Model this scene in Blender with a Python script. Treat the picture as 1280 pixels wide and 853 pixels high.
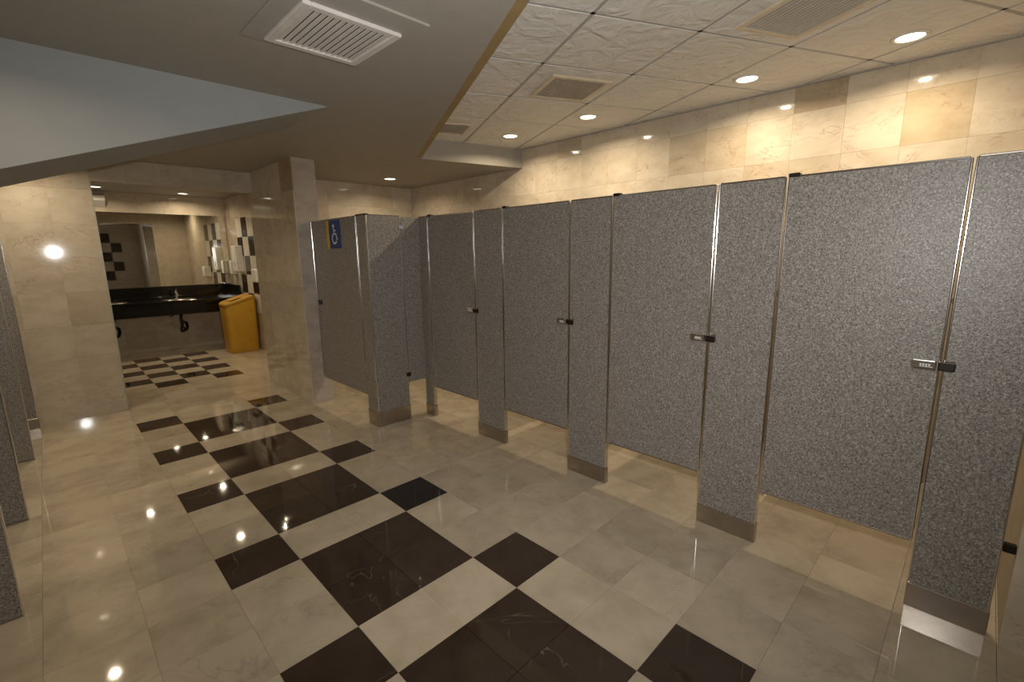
import bpy, bmesh, math, random
from mathutils import Vector, Matrix

random.seed(7)
for o in list(bpy.data.objects):
    bpy.data.objects.remove(o)
SC = bpy.context.scene
COL = SC.collection

# ------------------------------------------------------------------ camera
PITCH, ROLL, YAW = math.radians(-10.713), math.radians(0.709), math.radians(-44.718)
Rm = Matrix.Rotation(YAW, 3, 'Z') @ Matrix.Rotation(PITCH, 3, 'X') @ Matrix.Rotation(ROLL, 3, 'Y')
cx, cf, cu = Rm.col[0], Rm.col[1], Rm.col[2]
CAM = Vector((-0.7090, -1.6271, 1.4903))
M4 = Matrix(((cx.x, cu.x, -cf.x, CAM.x), (cx.y, cu.y, -cf.y, CAM.y), (cx.z, cu.z, -cf.z, CAM.z), (0, 0, 0, 1)))
cd = bpy.data.cameras.new('camera')
cd.sensor_fit = 'HORIZONTAL'; cd.sensor_width = 36.0; cd.lens = 16.399
cd.clip_start = 0.03; cd.clip_end = 60
cam = bpy.data.objects.new('camera', cd); COL.objects.link(cam); cam.matrix_world = M4
SC.camera = cam

# ------------------------------------------------------------------ world, exposure
w = bpy.data.worlds.new('world'); SC.world = w; w.use_nodes = True
w.node_tree.nodes['Background'].inputs[0].default_value = (0.5, 0.5, 0.5, 1)
w.node_tree.nodes['Background'].inputs[1].default_value = 0.02
SC.view_settings.view_transform = 'Standard'
SC.view_settings.look = 'None'
SC.view_settings.exposure = 0.0
SC.view_settings.gamma = 1.0
SC.view_settings.use_curve_mapping = False

# light levels
WARM = (1.0, 0.82, 0.57)
P_STALL, P_SOFFIT, P_WASH = 10.0, 6.5, 6.0
P_FLASH = 138.0
# the photographer's flash: its mirror image shows in the polished far wall
fl = bpy.data.lights.new('camera_flash', 'SPOT'); fl.spot_size = math.radians(150); fl.spot_blend = 1.0; fl.energy = P_FLASH; fl.color = (1.0, 0.97, 0.92); fl.shadow_soft_size = 0.025
flo = bpy.data.objects.new('camera_flash', fl); COL.objects.link(flo); flo.location = (-0.53, -1.63, 1.60)
flo.rotation_euler = (Matrix.Rotation(YAW, 3, 'Z') @ Matrix.Rotation(math.radians(90 + 1), 3, 'X')).to_euler()

# ------------------------------------------------------------------ materials
MATS = {}
class NT:
    def __init__(s, name):
        m = bpy.data.materials.new(name); m.use_nodes = True
        s.m = m; s.t = m.node_tree; s.b = s.t.nodes['Principled BSDF']; MATS[name] = m
    def n(s, typ, **kw):
        nd = s.t.nodes.new(typ)
        for k, v in kw.items():
            if k.startswith('i_'):
                key = k[2:]
                key = int(key) if key.isdigit() else key.replace('_', ' ')
                nd.inputs[key].default_value = v
            else: setattr(nd, k, v)
        return nd
    def l(s, a, b): s.t.links.new(a, b)
    def ramp(s, fac, stops):
        r = s.n('ShaderNodeValToRGB'); e = r.color_ramp.elements
        while len(e) > 1: e.remove(e[-1])
        e[0].position = stops[0][0]; e[0].color = (*stops[0][1], 1)
        for p, c in stops[1:]:
            x = e.new(p); x.color = (*c, 1)
        s.l(fac, r.inputs[0]); return r.outputs[0]
    def mix(s, fac, a, b, blend='MIX'):
        x = s.n('ShaderNodeMix', data_type='RGBA', blend_type=blend)
        for sock, v in ((x.inputs[0], fac), (x.inputs[6], a), (x.inputs[7], b)):
            if hasattr(v, 'is_output'): s.l(v, sock)
            elif isinstance(v, tuple): sock.default_value = (*v, 1)
            else: sock.default_value = v
        return x.outputs[2]
    def objcoord(s, rnd=0.0):
        tc = s.n('ShaderNodeTexCoord')
        if not rnd: return tc.outputs['Object']
        oi = s.n('ShaderNodeObjectInfo'); s.oi = oi
        mu = s.n('ShaderNodeMath', operation='MULTIPLY', i_1=rnd); s.l(oi.outputs['Random'], mu.inputs[0])
        va = s.n('ShaderNodeVectorMath', operation='ADD'); s.l(tc.outputs['Object'], va.inputs[0]); s.l(mu.outputs[0], va.inputs[1])
        return va.outputs[0]
    def bump(s, h, strength, dist=0.01):
        b = s.n('ShaderNodeBump', i_Strength=strength, i_Distance=dist); s.l(h, b.inputs['Height']); s.l(b.outputs[0], s.b.inputs['Normal'])
    def set(s, **kw):
        for k, v in kw.items():
            k = k.replace('_', ' ')
            s.b.inputs[k].default_value = (*v, 1) if isinstance(v, tuple) else v

def plain(name, col, rough=0.5, metal=0.0, spec=0.5, var=0.04):
    m = NT(name); m.set(Roughness=rough, Metallic=metal, Specular_IOR_Level=spec)
    nz = m.n('ShaderNodeTexNoise', i_Scale=9.0, i_Detail=3.0); m.l(m.objcoord(), nz.inputs['Vector'])
    lo = tuple(max(0, c * (1 - var * 2)) for c in col); hi = tuple(min(1, c * (1 + var * 2)) for c in col)
    m.l(m.ramp(nz.outputs[0], [(0.3, lo), (0.7, hi)]), m.b.inputs['Base Color'])
    return m.m

def marble(name, base, lo, vein, vein_amt, rough, vscale=2.2, spec=0.5, vw=0.015):
    m = NT(name); m.set(Roughness=rough, Specular_IOR_Level=spec)
    co = m.objcoord(37.0)
    mp = m.n('ShaderNodeMapping'); mp.inputs['Scale'].default_value = (1, 1, 1.7); mp.inputs['Rotation'].default_value = (0.25, 0.2, 0.35)
    m.l(co, mp.inputs[0])
    n1 = m.n('ShaderNodeTexNoise', i_Scale=5.0, i_Detail=7.0, i_Roughness=0.62); m.l(mp.outputs[0], n1.inputs['Vector'])
    c = m.ramp(n1.outputs[0], [(0.32, lo), (0.6, base)])
    wv = m.n('ShaderNodeTexNoise', i_Scale=vscale, i_Detail=5.0, i_Roughness=0.6, i_Distortion=0.8); m.l(mp.outputs[0], wv.inputs['Vector'])
    v = m.ramp(wv.outputs[0], [(0.5 - vw, (0, 0, 0)), (0.4995, (1, 1, 1)), (0.5005, (1, 1, 1)), (0.5 + vw, (0, 0, 0))])
    n3 = m.n('ShaderNodeTexNoise', i_Scale=3.1, i_Detail=3.0); m.l(mp.outputs[0], n3.inputs['Vector'])
    gate = m.ramp(n3.outputs[0], [(0.47, (0, 0, 0)), (0.62, (1, 1, 1))])
    amt = m.n('ShaderNodeMath', operation='MULTIPLY'); m.l(v, amt.inputs[0]); m.l(gate, amt.inputs[1])
    am2 = m.n('ShaderNodeMath', operation='MULTIPLY', i_1=vein_amt); m.l(amt.outputs[0], am2.inputs[0])
    c2 = m.mix(am2.outputs[0], c, vein)
    c3 = m.mix(1.0, c2, m.oi.outputs['Color'], 'MULTIPLY')
    m.l(c3, m.b.inputs['Base Color'])
    return m.m

marble('wall_marble', (0.63, 0.555, 0.445), (0.53, 0.45, 0.345), (0.32, 0.18, 0.12), 0.52, 0.06, 4.5)
marble('floor_marble_light', (0.58, 0.495, 0.375), (0.45, 0.375, 0.275), (0.24, 0.20, 0.15), 0.25, 0.04, 2.5)
marble('floor_marble_dark', (0.060, 0.041, 0.029), (0.044, 0.029, 0.020), (0.40, 0.32, 0.25), 0.32, 0.04, 0.8, vw=0.003)
marble('wall_marble_dark', (0.055, 0.035, 0.024), (0.035, 0.022, 0.015), (0.30, 0.22, 0.16), 0.4, 0.12, 1.2)
marble('stub_marble', (0.50, 0.44, 0.38), (0.40, 0.34, 0.29), (0.25, 0.18, 0.14), 0.35, 0.2, 3.0)

def laminate():
    m = NT('speckled_laminate'); m.set(Roughness=0.36, Specular_IOR_Level=0.5)
    co = m.objcoord()
    n1 = m.n('ShaderNodeTexNoise', i_Scale=140.0, i_Detail=2.0, i_Roughness=0.6, i_Distortion=1.0); m.l(co, n1.inputs['Vector'])
    c = m.ramp(n1.outputs[0], [(0.33, (0.115, 0.103, 0.092)), (0.45, (0.205, 0.186, 0.168)), (0.55, (0.30, 0.276, 0.253)), (0.68, (0.46, 0.43, 0.40))])
    m.l(c, m.b.inputs['Base Color'])
    m.bump(n1.outputs[0], 0.28, 0.004)
laminate()

def ceiling_mat():
    m = NT('ceiling_tile'); m.set(Roughness=0.75, Specular_IOR_Level=0.25)
    co = m.objcoord(11.0)
    n1 = m.n('ShaderNodeTexNoise', i_Scale=7.0, i_Detail=3.0, i_Roughness=0.5, i_Distortion=1.4); m.l(co, n1.inputs['Vector'])
    m.l(m.ramp(n1.outputs[0], [(0.3, (0.76, 0.745, 0.71)), (0.7, (0.81, 0.795, 0.76))]), m.b.inputs['Base Color'])
    m.bump(n1.outputs[0], 0.55, 0.04)
ceiling_mat()

plain('soffit_paint', (0.38, 0.355, 0.315), 0.62, spec=0.3, var=0.015)
plain('bulkhead_paint', (0.33, 0.345, 0.35), 0.6, spec=0.3, var=0.01)
plain('grid_grey', (0.42, 0.41, 0.385), 0.5)
plain('grout', (0.40, 0.34, 0.27), 0.5)
plain('plaster', (0.46, 0.39, 0.30), 0.6)
plain('chrome', (0.78, 0.79, 0.80), 0.16, 1.0)
plain('brushed_steel', (0.48, 0.44, 0.40), 0.26, 1.0)
plain('dark_metal', (0.05, 0.042, 0.036), 0.35, 0.8)
plain('vent_white', (0.70, 0.67, 0.63), 0.5)
plain('vent_cream', (0.66, 0.57, 0.43), 0.5)
plain('vent_slat', (0.50, 0.48, 0.45), 0.5)
plain('vent_back', (0.05, 0.045, 0.04), 0.8)
plain('vent_brown', (0.42, 0.35, 0.26), 0.6)
plain('trim_brown', (0.33, 0.23, 0.10), 0.5)
plain('black_granite', (0.008, 0.0075, 0.007), 0.08)
plain('bin_yellow', (0.56, 0.31, 0.025), 0.38)
plain('white_plastic', (0.78, 0.76, 0.70), 0.35)
plain('sign_blue', (0.010, 0.055, 0.22), 0.4)
plain('sign_yellow', (0.72, 0.40, 0.03), 0.4)
plain('sign_white', (0.80, 0.82, 0.84), 0.4)
plain('edge_green', (0.42, 0.44, 0.36), 0.25)
plain('mirror_silver', (0.86, 0.87, 0.84), 0.02, 1.0, var=0.0)
plain('stone_white', (0.80, 0.76, 0.66), 0.15)

def emit(name, col, s):
    m = NT(name); m.set(Emission_Color=col, Emission_Strength=s, Base_Color=(0.8, 0.8, 0.8))
emit('lamp_glow', (1.0, 0.88, 0.66), 6.0)

# ------------------------------------------------------------------ helpers
def link(name, mesh, mat, parent=None):
    o = bpy.data.objects.new(name, mesh); COL.objects.link(o)
    if mat and not mesh.materials: mesh.materials.append(MATS[mat])
    if parent: o.parent = parent
    return o
def tag(o, label, cat, group=None):
    o['label'] = label; o['category'] = cat
    if group: o['group'] = group
    return o
def structure(o):
    o['kind'] = 'structure'; return o
def empty(name, loc=(0, 0, 0), parent=None):
    o = bpy.data.objects.new(name, None); COL.objects.link(o); o.location = loc; o.empty_display_size = 0.1
    if parent: o.parent = parent
    return o
def bm_box(bm, x0, x1, y0, y1, z0, z1, bev=0.0, seg=2):
    r = bmesh.ops.create_cube(bm, size=1.0)
    vs = r['verts']
    for v in vs:
        v.co = Vector((x0 if v.co.x < 0 else x1, y0 if v.co.y < 0 else y1, z0 if v.co.z < 0 else z1))
    if bev:
        es = list({e for v in vs for e in v.link_edges})
        bmesh.ops.bevel(bm, geom=es, offset=bev, segments=seg, affect='EDGES', profile=0.5)
def to_mesh(bm, name, smooth=False):
    me = bpy.data.meshes.new(name); bmesh.ops.recalc_face_normals(bm, faces=bm.faces); bm.to_mesh(me); bm.free()
    if smooth:
        for p in me.polygons: p.use_smooth = True
    return me
def box(name, x0, x1, y0, y1, z0, z1, mat, parent=None, bev=0.0, seg=2, base=None):
    """box given in world metres; the object's origin sits at the box's bottom centre (or at the parent's frame)"""
    bm = bmesh.new()
    ox, oy, oz = ((x0 + x1) / 2, (y0 + y1) / 2, z0)
    bm_box(bm, x0 - ox, x1 - ox, y0 - oy, y1 - oy, z0 - oz, z1 - oz, bev, seg)
    o = link(name, to_mesh(bm, name), mat, parent)
    loc = Vector((ox, oy, oz))
    if parent is not None: loc = loc - world_loc(parent)
    o.location = loc
    return o
def world_loc(o):
    v = Vector(o.location)
    while o.parent: o = o.parent; v += Vector(o.location)
    return v
def prism(name, pts, z0, z1, mat, parent=None, loc=(0, 0, 0)):
    bm = bmesh.new()
    a = [bm.verts.new((p[0] - loc[0], p[1] - loc[1], z0 - loc[2])) for p in pts]
    b = [bm.verts.new((p[0] - loc[0], p[1] - loc[1], z1 - loc[2])) for p in pts]
    bm.faces.new(a[::-1]); bm.faces.new(b)
    for i in range(len(pts)):
        j = (i + 1) % len(pts); bm.faces.new((a[i], a[j], b[j], b[i]))
    o = link(name, to_mesh(bm, name), mat, parent); o.location = Vector(loc) - (world_loc(parent) if parent else Vector())
    return o
def cyl_mesh(name, prof, seg=24):
    """lathe about z; prof = [(r,z),...]"""
    bm = bmesh.new(); rings = []
    for r, z in prof:
        if r < 1e-6: rings.append([bm.verts.new((0, 0, z))])
        else: rings.append([bm.verts.new((r * math.cos(2 * math.pi * k / seg), r * math.sin(2 * math.pi * k / seg), z)) for k in range(seg)])
    for a, b in zip(rings, rings[1:]):
        for k in range(seg):
            k2 = (k + 1) % seg
            if len(a) == 1 and len(b) == 1: continue
            if len(a) == 1: bm.faces.new((a[0], b[k], b[k2]))
            elif len(b) == 1: bm.faces.new((a[k], a[k2], b[0]))
            else: bm.faces.new((a[k], a[k2], b[k2], b[k]))
    return to_mesh(bm, name, True)
def tube(name, pts, r, mat, parent=None, seg=10):
    bm = bmesh.new(); rings = []
    pts = [Vector(p) for p in pts]
    for i, p in enumerate(pts):
        d = (pts[min(i + 1, len(pts) - 1)] - pts[max(i - 1, 0)]).normalized()
        u = d.orthogonal().normalized() if i == 0 else (rings_u - d * rings_u.dot(d)).normalized()
        rings_u = u; v = d.cross(u)
        rings.append([bm.verts.new(p + r * (u * math.cos(2 * math.pi * k / seg) + v * math.sin(2 * math.pi * k / seg))) for k in range(seg)])
    for a, b in zip(rings, rings[1:]):
        for k in range(seg): bm.faces.new((a[k], a[(k + 1) % seg], b[(k + 1) % seg], b[k]))
    bm.faces.new(rings[0][::-1]); bm.faces.new(rings[-1])
    o = link(name, to_mesh(bm, name, True), mat, parent)
    return o
TILES = {}
GAP = 0.0009
def tile(name, parent, axis, plane, a0, a1, b0, b1, mat, tone=1.0, sign=-1, thick=0.010, gap=GAP):
    """one stone tile on a plane: axis 'x'|'y'|'z' is the plane's normal, its face lies at 'plane' and looks along sign"""
    wdt, hgt = a1 - a0 - gap, b1 - b0 - gap
    if wdt < 0.01 or hgt < 0.01: return None
    key = (axis, sign, round(wdt, 4), round(hgt, 4), mat, thick)
    if key not in TILES:
        bm = bmesh.new(); t0, t1 = (0, thick) if sign < 0 else (-thick, 0)
        h, k = wdt / 2, hgt / 2
        if axis == 'x': bm_box(bm, t0, t1, -h, h, -k, k)
        elif axis == 'y': bm_box(bm, -h, h, t0, t1, -k, k)
        else: bm_box(bm, -h, h, -k, k, t0, t1)
        me = to_mesh(bm, name); me.materials.append(MATS[mat]); TILES[key] = me
    o = bpy.data.objects.new(name, TILES[key]); COL.objects.link(o); o.parent = parent
    a, b = (a0 + a1) / 2, (b0 + b1) / 2
    p = {'x': (plane, a, b), 'y': (a, plane, b), 'z': (a, b, plane)}[axis]
    o.location = Vector(p) - world_loc(parent)
    tn = tone if isinstance(tone, tuple) else (tone, tone, tone)
    o.color = (*tn, 1)
    return o
def wall_tone():
    r = random.random()
    if r < 0.12: t = random.uniform(0.87, 0.94); return (t, t * 0.97, t * 0.92)
    t = random.uniform(0.96, 1.04); return (t, t, t)
def grid_tiles(parent, axis, plane, acuts, bcuts, mat, sign=-1, name='wall_tile', tone=wall_tone, skip=None, special=None):
    for i, (a0, a1) in enumerate(zip(acuts, acuts[1:])):
        for j, (b0, b1) in enumerate(zip(bcuts, bcuts[1:])):
            if skip and skip((a0 + a1) / 2, (b0 + b1) / 2): continue
            m_, t_ = mat, tone()
            if special:
                s_ = special((a0 + a1) / 2, (b0 + b1) / 2)
                if s_: m_, t_ = s_
            tile(name, parent, axis, plane, a0, a1, b0, b1, m_, t_, sign)
def cuts(lo, hi, origin, step):
    k = math.ceil((lo - origin) / step - 1e-6); out = [lo]
    while origin + k * step < hi - 1e-6:
        if origin + k * step > lo + 0.02: out.append(origin + k * step)
        k += 1
    out.append(hi); return out

# ------------------------------------------------------------------ room dimensions
T = 0.305
XL, XR = -1.85, 3.12            # left wall, wall behind the stalls
YN, YF = -3.20, 4.22            # wall behind the camera, far wall
ZS, ZC = 2.39, 2.582            # painted soffit, tiled ceiling
XF = 1.70                       # front of the stall row
XH = 1.19                       # front of the wide stall
OX0, OX1 = -0.30, 1.056         # opening to the washroom
STX, STY = 1.28, 3.05           # end wall beside the opening
VX0, VX1, VY1, VZ = -1.25, 1.63, 7.65, 2.45   # washroom
ROWS = [0.27 + 0.305 * k for k in range(-1, 8)]

# ------------------------------------------------------------------ floor
floor = structure(box('floor', XL, XR, YN, YF + 0.13, -0.06, -0.0095, 'grout'))
dark = set(); NEAR_BLACK = (2, 2)
for j in range(-10, 12):
    if j % 3 == 2: dark |= {(-1, j), (2, j)}
    else: dark |= {(0, j), (1, j)}
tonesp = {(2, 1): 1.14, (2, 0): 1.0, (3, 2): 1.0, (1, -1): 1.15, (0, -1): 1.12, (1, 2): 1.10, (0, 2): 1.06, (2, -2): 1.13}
rest = bmesh.new()
for i in range(-7, 11):
    for j in range(-11, 15):
        x0, x1, y0, y1 = max(i * T, XL), min((i + 1) * T, XR), max(j * T, YN), min((j + 1) * T, YF + 0.13)
        if x1 - x0 < 0.01 or y1 - y0 < 0.01: continue
        d = (i, j) in dark
        if -6 <= i <= 7 and -5 <= j <= 13:
            t = random.uniform(0.90, 1.08)
            if d: t = random.uniform(0.85, 1.15)
            if (i, j) == NEAR_BLACK: t = (0.42, 0.50, 0.66)
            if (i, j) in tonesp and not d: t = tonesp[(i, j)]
            tile('floor_tile', floor, 'z', 0.0, x0, x1, y0, y1, 'floor_marble_dark' if d else 'floor_marble_light', t, sign=1, thick=0.009, gap=0.0024 if d else 0.0008)
        elif not d:
            bm_box(rest, x0 + .001, x1 - .001, y0 + .001, y1 - .001, -0.009, 0)
o = link('outer_floor_tiles', to_mesh(rest, 'outer_floor_tiles'), 'floor_marble_light', floor); o['kind'] = 'stuff'; o.location = -world_loc(floor)
restd = bmesh.new()
for (i, j) in dark:
    if not (-6 <= i <= 7 and -5 <= j <= 13): bm_box(restd, i * T + .001, i * T + T - .001, j * T + .001, j * T + T - .001, -0.009, 0)
o = link('outer_dark_floor_tiles', to_mesh(restd, 'outer_dark_floor_tiles'), 'floor_marble_dark', floor); o['kind'] = 'stuff'; o.location = -world_loc(floor)

wfloor = structure(box('floor_washroom', VX0, VX1, YF + 0.13, VY1, -0.06, -0.0095, 'grout'))
xs = [VX0] + [0.045 + 0.3 * k for k in range(-4, 6)] + [VX1]
ys = [YF + 0.13, 4.66, 4.96] + [4.96 + 0.3 * k for k in range(1, 9)] + [VY1]
for a0, a1 in zip(xs, xs[1:]):
    for b0, b1 in zip(ys, ys[1:]):
        i = round((a0 - 0.045) / 0.3); j = round((b0 - 4.96) / 0.3)
        d = 0 <= j <= 6 and -3 <= i <= 2 and (i + j) % 2 == 0 and a0 > VX0
        tile('floor_tile', wfloor, 'z', 0.0, a0, a1, b0, b1, 'floor_marble_dark' if d else 'floor_marble_light', random.uniform(0.92, 1.06), sign=1, thick=0.009, gap=0.0010)

# ------------------------------------------------------------------ walls
TH = 0.010
wr = structure(box('wall_right', XR + TH, XR + 0.15, YN, YF + 0.13, 0, ZC + 0.05, 'plaster'))
ycuts = cuts(-1.83, YF, -0.253, 0.302)
def right_special(a, b):
    if -0.86 < a < -0.55 and b > 2.41: return ('wall_marble', (0.76, 0.70, 0.62))
    if -1.47 < a < -1.155 and 2.1 < b < 2.41: return ('wall_marble', (0.88, 0.82, 0.71))
    if -0.26 < a < 0.05 and 2.1 < b < 2.41: return ('wall_marble', (0.94, 0.90, 0.83))
grid_tiles(wr, 'x', XR, ycuts, [1.19, 1.495, 1.80, 2.105, 2.41, ZC], 'wall_marble', special=right_special)
# far wall in three pieces round the opening
wf = structure(box('wall_far', XL, OX0, YF + TH, YF + 0.13, 0, VZ, 'plaster'))
grid_tiles(wf, 'y', YF, cuts(XL, OX0, -0.29, 0.303), [0] + ROWS[1:] + [ZS], 'wall_marble')
hd = structure(box('wall_header', OX0, OX1, YF + TH, YF + 0.13, 2.18, VZ, 'plaster'))
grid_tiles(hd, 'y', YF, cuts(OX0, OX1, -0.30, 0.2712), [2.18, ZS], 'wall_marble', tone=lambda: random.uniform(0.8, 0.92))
wf2 = structure(box('wall_stall_end', STX, XR, YF + TH, YF + 0.13, 0, VZ, 'plaster'))
grid_tiles(wf2, 'y', YF, cuts(STX, XR, 1.3, 0.303), [1.19, 1.495, 1.80, 2.105, ZS], 'wall_marble')
# end wall beside the opening
st = structure(box('wall_stub', OX1 + TH, STX - 0.001, STY + TH, YF + 0.13, 0, ZS, 'plaster'))
grid_tiles(st, 'x', OX1, [STY, 3.36, 3.68, 4.02, YF + 0.13], [0] + ROWS[1:] + [ZS], 'wall_marble', special=lambda a, b: ('wall_marble', (0.66, 0.56, 0.44)) if a < 3.36 and 2.1 < b < 2.36 else None)
tile('end_slab', st, 'y', STY, OX1 + TH, STX, 0, 1.22, 'stub_marble', 1.0)
tile('end_slab', st, 'y', STY, OX1 + TH, STX, 1.22, ZS, 'stub_marble', 0.95)
# wall that closes the stall row beside the first pilaster
we = structure(box('wall_row_end', 1.66 + TH, XR, YN, -1.835, 0, ZC + 0.02, 'plaster'))
grid_tiles(we, 'x', 1.66, cuts(YN, -1.833, -1.833, 0.34), [0] + ROWS[1:] + [ZC], 'wall_marble')
# walls behind the camera's field
wl = structure(box('wall_left', XL - 0.1, XL, YN, YF + 0.13, 0, ZS + 0.05, 'wall_marble'))
wn = structure(box('wall_near', XL - 0.1, XR + 0.1, YN - 0.1, YN, 0, ZC + 0.05, 'wall_marble'))
for (a0, a1, b0, b1) in ((0.95, 1.22, 1.66, 1.96), (0.68, 0.95, 1.96, 2.26), (0.68, 0.95, 1.36, 1.66), (0.95, 1.22, 1.06, 1.36), (0.68, 0.95, 0.76, 1.06)):
    tile('dark_wall_tile', wn, 'y', YN + 0.01, a0, a1, b0, b1, 'wall_marble_dark', 1.0, sign=1)
# washroom walls
wb = structure(box('wall_washroom_back', VX0, VX1, VY1 + TH, VY1 + 0.12, 0, VZ, 'plaster'))
grid_tiles(wb, 'y', VY1, cuts(VX0, VX1, 0.05, 0.40), [0, 0.32, 0.64, 1.02, 2.15, VZ], 'wall_marble', skip=lambda a, b: 1.02 < b < 2.15)
box('render_coat', VX0, VX1, VY1 + 0.002, VY1 + TH, 1.02, 2.15, 'plaster', wb)
wv = structure(box('wall_washroom_right', VX1 + TH, VX1 + 0.12, YF + 0.13, VY1 + 0.12, 0, VZ, 'plaster'))
def chk(a, b):
    i = math.floor((a - 6.02) / 0.28); j = math.floor((b - 0.6) / 0.298)
    if 0 <= i <= 3 and 0 <= j <= 4: return ('wall_marble_dark', 1.0) if (i + j) % 2 == 0 else ('stone_white', 1.0)
vc = cuts(YF + 0.13, 6.02, 6.02, 0.334)[:-1] + [6.02 + 0.28 * k for k in range(5)] + [7.38, VY1]
grid_tiles(wv, 'x', VX1, vc, [0, 0.302, 0.60, 0.898, 1.196, 1.494, 1.792, 2.09, VZ], 'wall_marble', special=chk)
wvl = structure(box('wall_washroom_left', VX0 - 0.1, VX0, YF + 0.13, VY1 + 0.12, 0, VZ, 'wall_marble'))
structure(box('trim_1', OX0 - 0.004, OX0 + 0.006, YF - 0.006, YF + 0.12, 0, 2.18, 'edge_green'))

# ------------------------------------------------------------------ ceilings
REC = [(-0.80, YN), (XR, YN), (XR, 2.05), (1.969, 2.352)]
ce = structure(box('ceiling', XL, XR, YN, YF + 0.13, ZC + 0.02, ZC + 0.06, 'grid_grey'))
sof = structure(prism('ceiling_soffit', [(XL, YN), REC[0], REC[3], REC[2], (XR, YF), (XL, YF)], ZS, ZC + 0.019, 'soffit_paint', None, (0, 1, ZS)))
structure(box('ceiling_washroom', VX0, VX1, YF + 0.13, VY1, VZ, VZ + 0.06, 'soffit_paint'))
# timber coloured edge strip of the soffit
e0, e1 = Vector(REC[0]), Vector(REC[3]); ed = (e1 - e0).normalized(); en = Vector((ed.y, -ed.x))
prism('edge_strip', [tuple(e0), tuple(e1), tuple(e1 + en * 0.05), tuple(e0 + en * 0.05)], ZS + 0.004, ZS + 0.03, 'trim_brown', sof, (0, 1, ZS))
# sloping underside of the stair, a wedge below the soffit
def wedge():
    y0, y1 = 1.36, 2.02; xa, za, sl = 0.68, ZS, 0.36
    bm = bmesh.new(); A = []
    for y in (y0, y1):
        A.append([bm.verts.new((x, y, z)) for x, z in ((xa, za), (XL + 0.002, za - sl * (xa - XL)), (XL + 0.002, za))])
    bm.faces.new(A[0]); bm.faces.new(A[1][::-1])
    for i in range(3):
        j = (i + 1) % 3; bm.faces.new((A[0][i], A[1][i], A[1][j], A[0][j]))
    return structure(link('ceiling_stair_slope', to_mesh(bm, 'ceiling_stair_slope'), 'bulkhead_paint'))
wedge()

def clip(poly, a, b):
    """keep the part of poly to the left of the line a->b"""
    out = []
    side = lambda p: (b[0] - a[0]) * (p[1] - a[1]) - (b[1] - a[1]) * (p[0] - a[0])
    for i, p in enumerate(poly):
        q = poly[(i + 1) % len(poly)]; sp, sq = side(p), side(q)
        if sp >= 0: out.append(p)
        if sp * sq < 0:
            t = sp / (sp - sq); out.append((p[0] + t * (q[0] - p[0]), p[1] + t * (q[1] - p[1])))
    return out
def inside(poly):
    for i in range(4):
        poly = clip(poly, REC[i], REC[(i + 1) % 4])
        if len(poly) < 3: return None
    return poly
def area(p): return abs(sum(p[i][0] * p[(i + 1) % len(p)][1] - p[(i + 1) % len(p)][0] * p[i][1] for i in range(len(p)))) / 2
GX, GY, GA, GP = 1.5456, 0.3624, math.radians(-26.04), 0.61
def gp(i, j): return (GX + GP * (i * math.cos(GA) - j * math.sin(GA)), GY + GP * (i * math.sin(GA) + j * math.cos(GA)))
for i in range(-5, 6):
    for j in range(-8, 6):
        h = 0.011 / GP
        p = inside([gp(i + h, j + h), gp(i + 1 - h, j + h), gp(i + 1 - h, j + 1 - h), gp(i + h, j + 1 - h)])
        if p and area(p) > 0.004:
            c = gp(i + .5, j + .5)
            prism('ceiling_tile', p, ZC, ZC + 0.012, 'ceiling_tile', ce, (c[0], c[1], ZC))
for k in range(-8, 7):
    h = 0.011 / GP
    for q in ([gp(k - h, -9), gp(k + h, -9), gp(k + h, 7), gp(k - h, 7)], [gp(-7, k - h), gp(7, k - h), gp(7, k + h), gp(-7, k + h)]):
        p = inside(q)
        if p and area(p) > 0.002:
            prism('ceiling_grid_bar', p, ZC - 0.001 + 0.004, ZC + 0.014, 'grid_grey', ce, (p[0][0], p[0][1], ZC))
# wall angle moulding along the top of the stall wall
structure(box('trim_2', XR - 0.022, XR, -1.83, 2.05, ZC - 0.006, ZC - 0.0005, 'grid_grey'))

# ------------------------------------------------------------------ downlights
RING = cyl_mesh('trim_ring', [(0.062, -0.002), (0.068, -0.007), (0.082, -0.005), (0.084, 0.0), (0.062, 0.0)], 28)
RING.materials.append(MATS['white_plastic'])
LENS = cyl_mesh('lens', [(0.0, -0.004), (0.04, -0.0035), (0.062, -0.002), (0.062, 0.0)], 28)
LENS.materials.append(MATS['lamp_glow'])
def downlight(x, y, z, power, label, group=None, col=WARM):
    t = empty('recessed_downlight', (x, y, z)); tag(t, label, 'ceiling light', group)
    link('trim_ring', RING, None, t); link('lens', LENS, None, t)
    ld = bpy.data.lights.new('bulb', 'AREA'); ld.shape = 'DISK'; ld.size = 0.06; ld.energy = power; ld.color = col; ld.spread = math.radians(160)
    lo = bpy.data.objects.new('bulb', ld); COL.objects.link(lo); lo.parent = t; lo.location = (0, 0, -0.012)
    return t
SL = ((2.616, 1.718, 'above the stall before the wide stall'), (2.641, 0.836, 'next to the square egg crate grille'),
      (2.703, -0.38, 'between egg crate and louvred grilles'), (2.696, -1.194, 'above the first stall of the row'))
for x, y, s in SL: downlight(x, y, ZC - 0.0005, P_STALL, 'round recessed downlight in the white ceiling tiles ' + s)
downlight(2.42, 3.60, ZS - 0.0005, P_SOFFIT, 'round recessed downlight in the grey soffit above the wide stall')
downlight(-0.76, 3.72, ZS - 0.0005, P_SOFFIT, 'recessed downlight in the soffit before the left marble wall')
downlight(-0.70, 2.22, ZS - 0.0005, P_SOFFIT, 'recessed downlight in the soffit behind the sloping bulkhead')
downlight(-0.76, 0.72, ZS - 0.0005, P_SOFFIT * 0.6, 'added unseen downlight in the soffit in front of the sloping bulkhead')  # added out of view, gives the left floor more warm light
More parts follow.
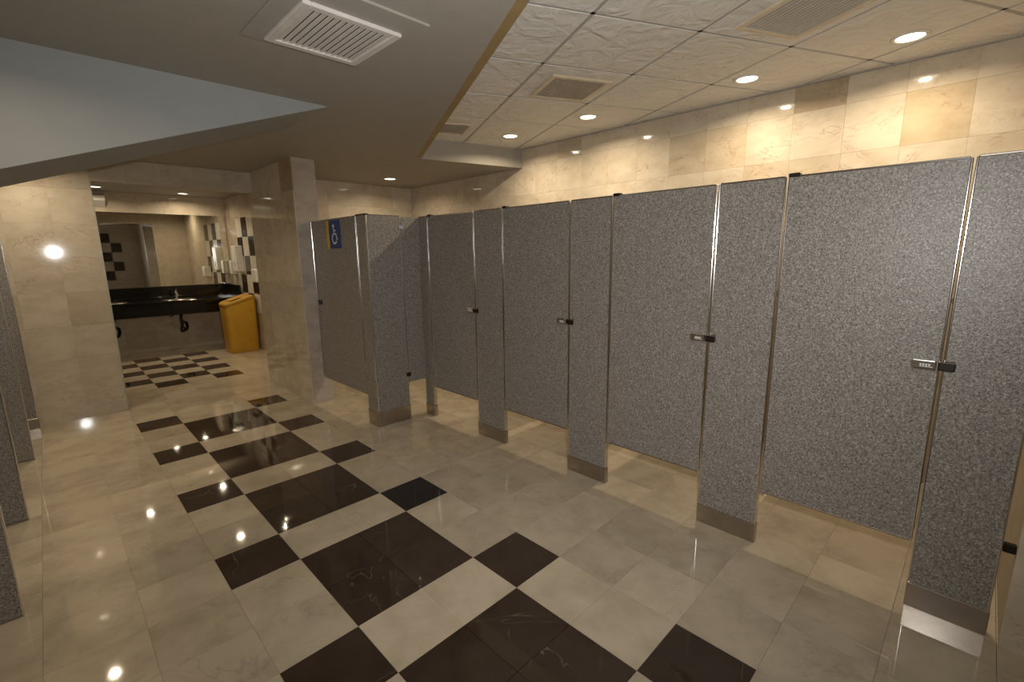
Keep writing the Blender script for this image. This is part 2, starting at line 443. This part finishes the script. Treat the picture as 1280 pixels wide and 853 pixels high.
downlight(0.98, 7.25, VZ - 0.0005, P_WASH, 'round downlight over the black washbasin counter by the mirror')
downlight(-0.05, 7.10, VZ - 0.0005, P_WASH, 'round downlight over the left end of the black counter')
downlight(0.76, 5.40, VZ - 0.0005, P_WASH, 'washroom ceiling downlight just inside the opening')
downlight(1.32, 5.20, VZ - 0.0005, P_WASH, 'washroom ceiling downlight near the end wall of the opening')

# ------------------------------------------------------------------ ceiling grilles
def rotbox(bm, cx_, cy_, ang, x0, x1, y0, y1, z0, z1, tilt=0.0):
    n0 = len(bm.verts); bm.verts.ensure_lookup_table()
    r = bmesh.ops.create_cube(bm, size=1.0)
    for v in r['verts']:
        p = Vector(((x1 - x0) * v.co.x, (y1 - y0) * v.co.y, (z1 - z0) * v.co.z))
        if tilt: p.rotate(Matrix.Rotation(tilt, 3, 'X'))
        p += Vector(((x0 + x1) / 2, (y0 + y1) / 2, (z0 + z1) / 2)); v.co = p
def grille(name, label, x, y, z, ang, w_, h_, kind, fmat, smat, border=0.035, nslat=14, tilt=0.6, fill=0.43):
    t = empty(name, (x, y, z)); t.rotation_euler = (0, 0, ang); tag(t, label, 'ceiling vent')
    bm = bmesh.new(); W, H, B = w_ / 2, h_ / 2, border
    for a in ((-W, W, -H, -H + B), (-W, W, H - B, H), (-W, -W + B, -H + B, H - B), (W - B, W, -H + B, H - B)):
        bm_box(bm, *a, -0.016, 0, 0.003, 1)
    link('frame', to_mesh(bm, 'frame'), fmat, t)
    bm = bmesh.new(); bm_box(bm, -W + B, W - B, -H + B, H - B, -0.003, -0.0005)
    link('backing', to_mesh(bm, 'backing'), 'vent_back', t)
    if kind == 'louvre':
        span = 2 * (H - B); p = span / nslat
        bm = bmesh.new(); rotbox(bm, 0, 0, 0, -W + B, W - B, -p * fill, p * fill, -0.0012, 0.0012, tilt)
        me = to_mesh(bm, 'slat'); me.materials.append(MATS[smat])
        for k in range(nslat):
            s = link('slat', me, None, t); s.location = (0, -H + B + p * (k + .5), -0.0095)
    else:
        bm = bmesh.new(); n = 18
        for k in range(1, n):
            yy = -H + B + 2 * (H - B) * k / n; bm_box(bm, -W + B, W - B, yy - 0.0018, yy + 0.0018, -0.011, -0.003)
            xx = -W + B + 2 * (W - B) * k / n; bm_box(bm, xx - 0.0018, xx + 0.0018, -H + B, H - B, -0.011, -0.003)
        o = link('egg_crate_mesh', to_mesh(bm, 'egg_crate_mesh'), smat, t); o['kind'] = 'stuff'
    return t
grille('louvred_ceiling_grille', 'white louvred air grille in the grey painted soffit', 0.268, 0.385, ZS - 0.011, math.radians(90), 0.41, 0.40, 'louvre', 'vent_white', 'vent_white', 0.034, 13, -0.16)
structure(box('trim_3', -0.005, 0.52, 0.055, 0.64, ZS - 0.011, ZS - 0.0003, 'soffit_paint', bev=0.002, seg=1))
gx, gy = gp(1.5 - 0.5 - 0.0, 0)  # lattice reference
grille('louvred_tile_grille', 'large cream framed louvred grille in the white ceiling tiles', 1.96, -0.91, ZC - 0.0005, GA + math.radians(90), 0.50, 0.40, 'louvre', 'vent_cream', 'vent_slat', 0.028, 15, 0.0, 0.36)
grille('egg_crate_grille', 'square egg crate grille with cream frame, between two ceiling downlights', 1.985, 0.515, ZC - 0.0005, GA, 0.42, 0.42, 'crate', 'vent_cream', 'vent_brown', 0.03)
grille('egg_crate_grille', 'small egg crate grille beside the brown soffit edge strip', 2.00, 1.86, ZC - 0.0005, GA, 0.32, 0.34, 'crate', 'vent_cream', 'vent_brown', 0.02)

# ------------------------------------------------------------------ stall partitions
HT, THK, SHOE = 1.808, 0.025, 0.105
def strip(parent, name, x, y, z0, z1, w_=0.0075, proud=0.003, axis='x'):
    """rounded chrome edge moulding, vertical; wraps the panel's edge"""
    if axis == 'x': return box(name, x - proud, x + THK + proud, y - w_ / 2, y + w_ / 2, z0, z1, 'chrome', parent, 0.0028, 2)
    return box(name, x - w_ / 2, x + w_ / 2, y - proud, y + THK + proud, z0, z1, 'chrome', parent, 0.0028, 2)
def pilaster(y0, y1, label, ht=HT):
    t = empty('stall_pilaster', (XF, (y0 + y1) / 2, 0)); tag(t, label, 'pilaster', 'pilasters of the stall row')
    box('panel', XF, XF + THK, y0 + 0.005, y1 - 0.005, 0.004, ht, 'speckled_laminate', t, 0.0015, 1)
    strip(t, 'edge_moulding', XF, y0 + 0.005, SHOE, ht); strip(t, 'edge_moulding', XF, y1 - 0.005, SHOE, ht)
    box('top_moulding', XF - 0.002, XF + THK + 0.002, y0 + 0.008, y1 - 0.008, ht - 0.004, ht + 0.004, 'brushed_steel', t, 0.002, 1)
    box('steel_shoe', XF - 0.006, XF + THK + 0.006, y0 - 0.001, y1 + 0.001, 0, SHOE, 'brushed_steel', t, 0.003, 2)
    return t
def latch(door, y_edge, y_dir, z=1.042):
    """chrome slide latch on the door face; y_dir points from the door to the pilaster"""
    a, b = sorted((y_edge - y_dir * 0.088, y_edge - y_dir * 0.012))
    l = box('latch', XF - 0.022, XF, a, b, z - 0.02, z + 0.02, 'chrome', door, 0.006, 3)
    m = y_edge - y_dir * 0.042
    for k in range(4):
        c = m + y_dir * -1 * (0.016 - k * 0.0085)
        box('engraved_mark', XF - 0.0226, XF - 0.0215, c - 0.0028, c + 0.0028, z - 0.004, z + 0.004, 'sign_white', l)
    box('engraved_line', XF - 0.0226, XF - 0.0215, m - 0.02, m + 0.02, z - 0.0085, z - 0.0065, 'sign_white', l)
def keeper(pil, y_edge, y_dir, z=1.042):
    a, b = sorted((y_edge - y_dir * 0.012, y_edge + y_dir * 0.038))
    box('latch_keeper', XF - 0.016, XF - 0.0035, a, b, z - 0.019, z + 0.019, 'dark_metal', pil, 0.004, 2)
    box('keeper_edge', XF - 0.018, XF - 0.014, a, b, z + 0.013, z + 0.018, 'chrome', pil)
def stall_door(y0, y1, label):
    zb = 0.290
    t = empty('stall_door', (XF, (y0 + y1) / 2, 0)); tag(t, label, 'stall door', 'doors of the stall row')
    box('panel', XF, XF + THK, y0 + 0.005, y1 - 0.005, zb, HT - 0.002, 'speckled_laminate', t, 0.0015, 1)
    strip(t, 'edge_moulding', XF, y0 + 0.005, zb, HT - 0.002); strip(t, 'edge_moulding', XF, y1 - 0.005, zb, HT - 0.002)
    box('top_moulding', XF - 0.002, XF + THK + 0.002, y0 + 0.01, y1 - 0.01, HT - 0.006, HT + 0.003, 'chrome', t, 0.002, 1)
    box('bottom_moulding', XF - 0.002, XF + THK + 0.002, y0 + 0.01, y1 - 0.01, zb - 0.004, zb + 0.004, 'brushed_steel', t, 0.002, 1)
    latch(t, y0, -1)
    box('top_hinge', XF - 0.006, XF + THK + 0.006, y1 - 0.045, y1 - 0.001, HT - 0.004, HT + 0.013, 'dark_metal', t, 0.003, 1)
    box('bottom_hinge', XF + 0.002, XF + 0.02, y1 - 0.018, y1 - 0.001, zb - 0.02, zb - 0.001, 'chrome', t, 0.003, 1)
    return t
PIL = [(-1.800, -1.553), (-0.952, -0.651), (-0.042, 0.266), (0.893, 1.212), (1.832, 1.966)]
PLAB = ['grey speckled stall pilaster bracketed to the marble row end wall', 'grey speckled pilaster between the first and second stall doors from the marble row end wall',
        'grey speckled pilaster between the second and third stall doors', 'grey speckled pilaster between the third and fourth stall doors',
        'narrow grey pilaster in the corner beside the wide stall']
pils = [pilaster(a, b, l) for (a, b), l in zip(PIL, PLAB)]
DLAB = ['grey speckled stall door next to the pilaster at the marble row end wall', 'second grey speckled stall door from the marble row end wall',
        'third grey speckled stall door from the marble row end wall', 'grey speckled stall door nearest the wide stall']
for k in range(4):
    stall_door(PIL[k][1] + 0.004, PIL[k + 1][0] - 0.004, DLAB[k]); keeper(pils[k], PIL[k][1], -1)
for z in (0.38, 1.55): box('wall_bracket', XF + 0.002, XF + 0.024, -1.8345, -1.80, z - 0.018, z + 0.018, 'dark_metal', pils[0], 0.003, 1)
DVL = ['between the first and second stalls', 'between the second and third stalls', 'between the third and fourth stalls']
for k, s in zip((1, 2, 3), DVL):
    yc = (PIL[k][0] + PIL[k][1]) / 2
    t = empty('stall_divider', ((XF + XR) / 2, yc, 0)); tag(t, 'grey speckled divider panel ' + s, 'partition', 'stall dividers')
    box('panel', XF + THK + 0.016, XR - 0.012, yc - 0.0125, yc + 0.0125, 0.30, HT - 0.01, 'speckled_laminate', t, 0.0015, 1)
    for z in (0.5, 1.6):
        box('bracket', XF + THK + 0.008, XF + THK + 0.05, yc - 0.018, yc + 0.018, z, z + 0.05, 'brushed_steel', t)
        box('bracket', XR - 0.05, XR, yc - 0.018, yc + 0.018, z, z + 0.05, 'brushed_steel', t)

# wide accessible stall: corner post of two boards, side panel, door with sign
YS = 1.955
t = empty('corner_pilaster', (XH, YS, 0)); tag(t, 'grey corner pilaster of the wide stall with steel shoe', 'pilaster')
SH2 = 0.135
box('front_board', XH, XH + THK, YS, YS + 0.165, 0.004, HT, 'speckled_laminate', t, 0.0015, 1)
box('side_board', XH + THK, XH + 0.318, YS, YS + THK, 0.004, HT, 'speckled_laminate', t, 0.0015, 1)
box('corner_moulding', XH - 0.005, XH + 0.012, YS - 0.005, YS + 0.012, SH2, HT, 'chrome', t, 0.005, 3)
strip(t, 'edge_moulding', XH, YS + 0.163, SH2, HT)
strip(t, 'edge_moulding', XH + 0.318, YS, SH2, HT, axis='y')
box('steel_shoe', XH - 0.006, XH + THK + 0.005, YS - 0.006, YS + 0.168, 0, SH2, 'brushed_steel', t, 0.003, 2)
box('steel_shoe', XH + THK + 0.005, XH + 0.324, YS - 0.006, YS + THK + 0.006, 0, SH2, 'brushed_steel', t, 0.003, 2)
box('top_cap', XH - 0.004, XH + THK + 0.004, YS, YS + 0.165, HT, HT + 0.01, 'dark_metal', t, 0.002, 1)
box('top_cap', XH + THK, XH + 0.318, YS - 0.003, YS + THK + 0.003, HT, HT + 0.005, 'brushed_steel', t, 0.002, 1)
t = empty('side_partition', (XH + 0.42, YS, 0)); tag(t, 'narrow raised grey side panel between the corner pilaster and the stall row', 'partition')
box('panel', XH + 0.33, XF - 0.004, YS + 0.001, YS + THK, 0.345, HT - 0.004, 'speckled_laminate', t, 0.0015, 1)
for z in (0.40, 1.70):
    box('bracket', XH + 0.30, XH + 0.345, YS - 0.008, YS - 0.004 + 0.004, z, z + 0.035, 'chrome' if z > 1 else 'dark_metal', t, 0.002, 1)
def wide_door():
    y0, y1, zb = YS + 0.174, STY - 0.006, 0.262
    t = empty('wide_stall_door', (XH, (y0 + y1) / 2, 0)); tag(t, 'grey speckled door of the wide stall with a wheelchair sign', 'stall door')
    box('panel', XH, XH + THK, y0 + 0.005, y1 - 0.005, zb, HT - 0.002, 'speckled_laminate', t, 0.0015, 1)
    strip(t, 'edge_moulding', XH, y0 + 0.005, zb, HT - 0.002); strip(t, 'edge_moulding', XH, y1 - 0.005, zb, HT - 0.002, 0.008)
    box('top_moulding', XH - 0.002, XH + THK + 0.002, y0 + 0.01, y1 - 0.01, HT - 0.006, HT + 0.003, 'brushed_steel', t, 0.002, 1)
    l = box('latch', XH - 0.02, XH, 2.93, 2.995, 1.015, 1.055, 'dark_metal', t, 0.005, 2)
    box('latch_knob', XH - 0.036, XH - 0.02, 2.952, 2.972, 1.025, 1.045, 'chrome', l, 0.006, 2)
wide_door()
def sign():
    # accessible symbol drawn in (s, z): s grows to the viewer's right = -y
    t = empty('accessible_sign', (XH, 2.55, 1.55)); tag(t, 'blue wheelchair sign with yellow edge on the wide stall door', 'sign')
    box('blue_plate', XH - 0.006, XH - 0.0005, 2.415, 2.635, 1.548, 1.795, 'sign_blue', t, 0.001, 1)
    box('yellow_strip', XH - 0.006, XH - 0.0005, 2.638, 2.688, 1.545, 1.795, 'sign_yellow', t, 0.001, 1)
    cy_, cz_ = 2.525, 1.665; xf = XH - 0.0075
    def ribbon(bm, pts, w_):
        n = len(pts); L = []
        for i, p in enumerate(pts):
            a = Vector(pts[max(i - 1, 0)]); b = Vector(pts[min(i + 1, n - 1)]); d = (b - a).normalized(); nn = Vector((-d.y, d.x)) * w_ / 2
            L.append((Vector(p) + nn, Vector(p) - nn))
        for x in (xf, xf + 0.0015):
            v = [[bm.verts.new((x - XH, cy_ - q.x - 2.55, cz_ + q.y - 1.55)) for q in pr_] for pr_ in L]
            for a, b in zip(v, v[1:]): bm.faces.new((a[0], a[1], b[1], b[0]))
    bm = bmesh.new()
    ribbon(bm, [(-0.012, 0.062), (-0.006, 0.012), (0.030, 0.010), (0.045, -0.035), (0.062, -0.032)], 0.017)
    ribbon(bm, [(-0.010, 0.040), (0.030, 0.038)], 0.013)
    ribbon(bm, [(0.043 * math.cos(a) - 0.004, 0.043 * math.sin(a) - 0.030) for a in [math.radians(110 + 12 * k) for k in range(20)]], 0.015)
    ribbon(bm, [(-0.030 + 0.0, 0.080), (0.004, 0.080)], 0.026)
    o = link('wheelchair_symbol', to_mesh(bm, 'wheelchair_symbol'), 'sign_white', t)
sign()

# ------------------------------------------------------------------ screens along the left side
for (x1, y, s) in ((-0.967, 1.07, 'standing in front of the sloping bulkhead'), (-0.966, 2.115, 'standing behind the sloping bulkhead'),
                   (-0.947, 3.262, 'next to the one at the marble wall'), (-0.925, 4.17, 'standing against the marble wall')):
    t = empty('partition_screen', ((XL + x1) / 2, y, 0)); tag(t, 'tall grey speckled screen ' + s, 'partition', 'screens along the left side')
    box('panel', XL + 0.01, x1 - 0.004, y, y + 0.03, 0.004, 1.65, 'speckled_laminate', t, 0.0015, 1)
    box('edge_moulding', x1 - 0.008, x1, y - 0.003, y + 0.033, 0.004, 1.65, 'chrome', t, 0.003, 2)
    box('top_moulding', XL + 0.01, x1 - 0.002, y - 0.002, y + 0.032, 1.645, 1.655, 'brushed_steel', t, 0.002, 1)
    if y > 4: box('steel_shoe', XL + 0.01, x1 + 0.002, y - 0.005, y + 0.035, 0, 0.095, 'brushed_steel', t, 0.002, 1)

# ------------------------------------------------------------------ washroom
t = empty('washbasin_counter', (0.2, 7.36, 0)); tag(t, 'long black granite washbasin counter under the mirror', 'counter')
CX0, CX1, CF = VX0 + 0.005, 1.575, 7.07
box('worktop', CX0, CX1, CF - 0.012, VY1 - 0.002, 0.80, 0.835, 'black_granite', t, 0.004, 2)
box('apron', CX0, CX1, CF, CF + 0.03, 0.615, 0.80, 'black_granite', t, 0.003, 1)
t = empty('counter_backsplash', (0.2, VY1 - 0.02, 0.835)); tag(t, 'black granite backsplash strip between the counter and the mirror', 'backsplash')
box('backsplash', CX0, CX1, VY1 - 0.03, VY1 - 0.002, 0.835, 1.025, 'black_granite', t, 0.003, 1)
box('side_splash', CX1 - 0.028, CX1, CF - 0.012, VY1 - 0.03, 0.835, 1.02, 'black_granite', t, 0.003, 1)
m_ = structure(box('render_bed', VX0, VX1, VY1 + 0.0, VY1 + 0.001, 1.02, 2.15, 'plaster', wb)); del m_['kind']
t = empty('wall_mirror', (0.2, VY1, 1.03)); tag(t, 'wide frameless mirror above the black counter', 'mirror')
box('mirror_glass', VX0 + 0.01, 1.60, VY1 - 0.010, VY1 - 0.001, 1.03, 2.16, 'mirror_silver', t, 0.001, 1)
def faucet(x, label):
    z = 0.835; t = empty('basin_faucet', (x, 7.40, z)); tag(t, label, 'faucet', 'faucets on the black counter')
    link('base_flange', cyl_mesh('base_flange', [(0, 0), (0.030, 0), (0.030, 0.006), (0.022, 0.012), (0, 0.012)], 20), 'chrome', t)
    link('body', cyl_mesh('body', [(0, 0.01), (0.021, 0.01), (0.019, 0.09), (0.022, 0.10), (0.018, 0.115), (0, 0.115)], 20), 'chrome', t)
    tube('spout', [(0, -0.005, 0.075), (0, -0.05, 0.085), (0, -0.10, 0.082), (0, -0.125, 0.070), (0, -0.13, 0.055)], 0.011, 'chrome', t)
    tube('lever', [(0, 0.0, 0.115), (0, 0.005, 0.135), (0, -0.03, 0.148), (0, -0.065, 0.152)], 0.007, 'chrome', t)
    b = empty('washbasin', (x, 7.30, z)); tag(b, label.replace('chrome faucet', 'oval steel basin rim'), 'basin', 'basins in the black counter')
    bm = bmesh.new(); n = 28; R = []
    for rx, ry, zz in ((0.225, 0.155, 0.001), (0.222, 0.152, 0.006), (0.205, 0.136, 0.006), (0.200, 0.131, 0.0015), (0.02, 0.02, 0.0012)):
        R.append([bm.verts.new((rx * math.cos(2 * math.pi * k / n), ry * math.sin(2 * math.pi * k / n) - 0.04, zz)) for k in range(n)])
    for a, c in zip(R, R[1:]):
        for k in range(n): bm.faces.new((a[k], a[(k + 1) % n], c[(k + 1) % n], c[k]))
    link('rim', to_mesh(bm, 'rim', True), 'brushed_steel', b)
    p = empty('drain_trap', (x, 7.26, 0.34)); tag(p, label.replace('chrome faucet', 'drain trap and valves below the counter'), 'pipe', 'drain traps under the counter')
    tube('tail_pipe', [(0, 0, 0.27), (0, 0, 0.20), (0.0, 0.0, 0.06), (0.02, 0.02, 0.0), (0.06, 0.06, 0.0), (0.08, 0.08, 0.05), (0.08, 0.12, 0.10), (0.08, 0.38, 0.10)], 0.021, 'dark_metal', p)
    link('trap_cup', cyl_mesh('trap_cup', [(0, -0.03), (0.03, -0.025), (0.036, 0.04), (0.024, 0.06), (0, 0.06)], 16), 'dark_metal', p)
    for s in (-0.09, 0.07):
        tube('supply_hose', [(s, 0.38, 0.20), (s, 0.30, 0.20), (s * 0.8, 0.24, 0.22), (s * 0.4, 0.16, 0.27)], 0.008, 'dark_metal', p)
faucet(0.735, 'chrome faucet at the middle of the black counter')
faucet(-0.11, 'chrome faucet on the black counter behind the left marble wall')
# yellow swing-top bin, back to the right wall
def bin_():
    t = empty('waste_bin', (1.39, 6.62, 0)); tag(t, 'tall yellow waste bin with slanted top beside the black counter', 'bin')
    x0, x1, y0, y1, r = 1.165, 1.615, 6.44, 6.83, 0.055
    def ring(inset, zf, rr):
        out = []
        for (px, py, a0) in ((x1 - inset, y1 - inset, 0), (x0 + inset, y1 - inset, 90), (x0 + inset, y0 + inset, 180), (x1 - inset, y0 + inset, 270)):
            sx = -1 if px > 1.39 else 1; sy = -1 if py > 6.63 else 1
            for k in range(6):
                a = math.radians(a0 + 18 * k); X = px + sx * rr + rr * math.cos(a); Y = py + sy * rr + rr * math.sin(a)
                out.append((X - 1.39, Y - 6.62, zf(X)))
        return out
    def top(X): return 0.775 + 0.125 * min(1, max(0, (X - x0) / 0.36)) - 0.03 * max(0, (X - 1.545) / 0.07)
    def loft(name, rings, mat, cap0=True, cap1=True):
        bm = bmesh.new(); V = [[bm.verts.new(p) for p in r_] for r_ in rings]; n = len(V[0])
        for a, b in zip(V, V[1:]):
            for k in range(n): bm.faces.new((a[k], a[(k + 1) % n], b[(k + 1) % n], b[k]))
        if cap0: bm.faces.new(V[0][::-1])
        if cap1: bm.faces.new(V[-1])
        me = to_mesh(bm, name); o = link(name, me, mat, t)
        for p in me.polygons: p.use_smooth = len(p.vertices) == 4 and abs(p.normal.z) < 0.5
        return o
    loft('body', [ring(0.022, lambda X: 0.0, r), ring(0.016, lambda X: 0.012, r), ring(0.004, lambda X: top(X) - 0.065, r), ring(0.004, lambda X: top(X) - 0.06, r)], 'bin_yellow')
    loft('lid', [ring(0.0, lambda X: top(X) - 0.058, r), ring(0.0, lambda X: top(X) - 0.012, r), ring(0.012, lambda X: top(X), r)], 'bin_yellow')
    bm = bmesh.new()
    for dx, dz in ((0, 0),):
        bm_box(bm, -0.14, 0.04, -0.13, 0.13, -0.002, 0.004, 0.002, 1)
    f = link('swing_flap', to_mesh(bm, 'swing_flap'), 'bin_yellow', t); f.rotation_euler = (0, -math.atan2(0.125, 0.36), 0); f.location = (0.0, 0.015, 0.858)
bin_()
# dispensers on the right wall
def dispenser(name, label, y0, y1, z0, z1, d, cat, window=None):
    t = empty(name, (VX1, (y0 + y1) / 2, z0)); tag(t, label, cat)
    box('housing', VX1 - d, VX1 - 0.0005, y0, y1, z0, z1, 'white_plastic', t, 0.014, 3)
    if window: box('level_window', VX1 - d - 0.002, VX1 - d + 0.002, (y0 + y1) / 2 - 0.02, (y0 + y1) / 2 + 0.02, z0 + 0.08, z0 + 0.16, 'grid_grey', t)
    box('outlet', VX1 - d * 0.8, VX1 - d * 0.3, y0 + 0.02, y1 - 0.02, z0 - 0.006, z0 + 0.002, 'vent_back', t)
dispenser('towel_dispenser', 'white paper towel dispenser on the checkered washroom wall', 6.92, 7.16, 1.24, 1.66, 0.11, 'dispenser', True)
dispenser('soap_dispenser', 'small white soap dispenser beside the mirror above the counter', 7.34, 7.46, 1.19, 1.42, 0.09, 'dispenser')
dispenser('hand_dryer', 'white hand dryer above the yellow bin near the end wall', 6.00, 6.20, 1.10, 1.30, 0.12, 'hand dryer')
# white corner box at the top of the mirror wall
t = empty('wall_speaker', (-0.12, VY1, 2.22)); tag(t, 'white wedge box high on the washroom back wall', 'speaker')
bm = bmesh.new()
a = [(-0.16, -0.001, 0.0), (-0.16, -0.13, 0.09), (-0.16, -0.13, 0.16), (-0.16, -0.001, 0.19)]
va = [bm.verts.new(p) for p in a]; vb = [bm.verts.new((0.19, p[1], p[2])) for p in a]
bm.faces.new(va); bm.faces.new(vb[::-1])
for i in range(4): bm.faces.new((va[i], vb[i], vb[(i + 1) % 4], va[(i + 1) % 4]))
link('housing', to_mesh(bm, 'housing'), 'white_plastic', t)
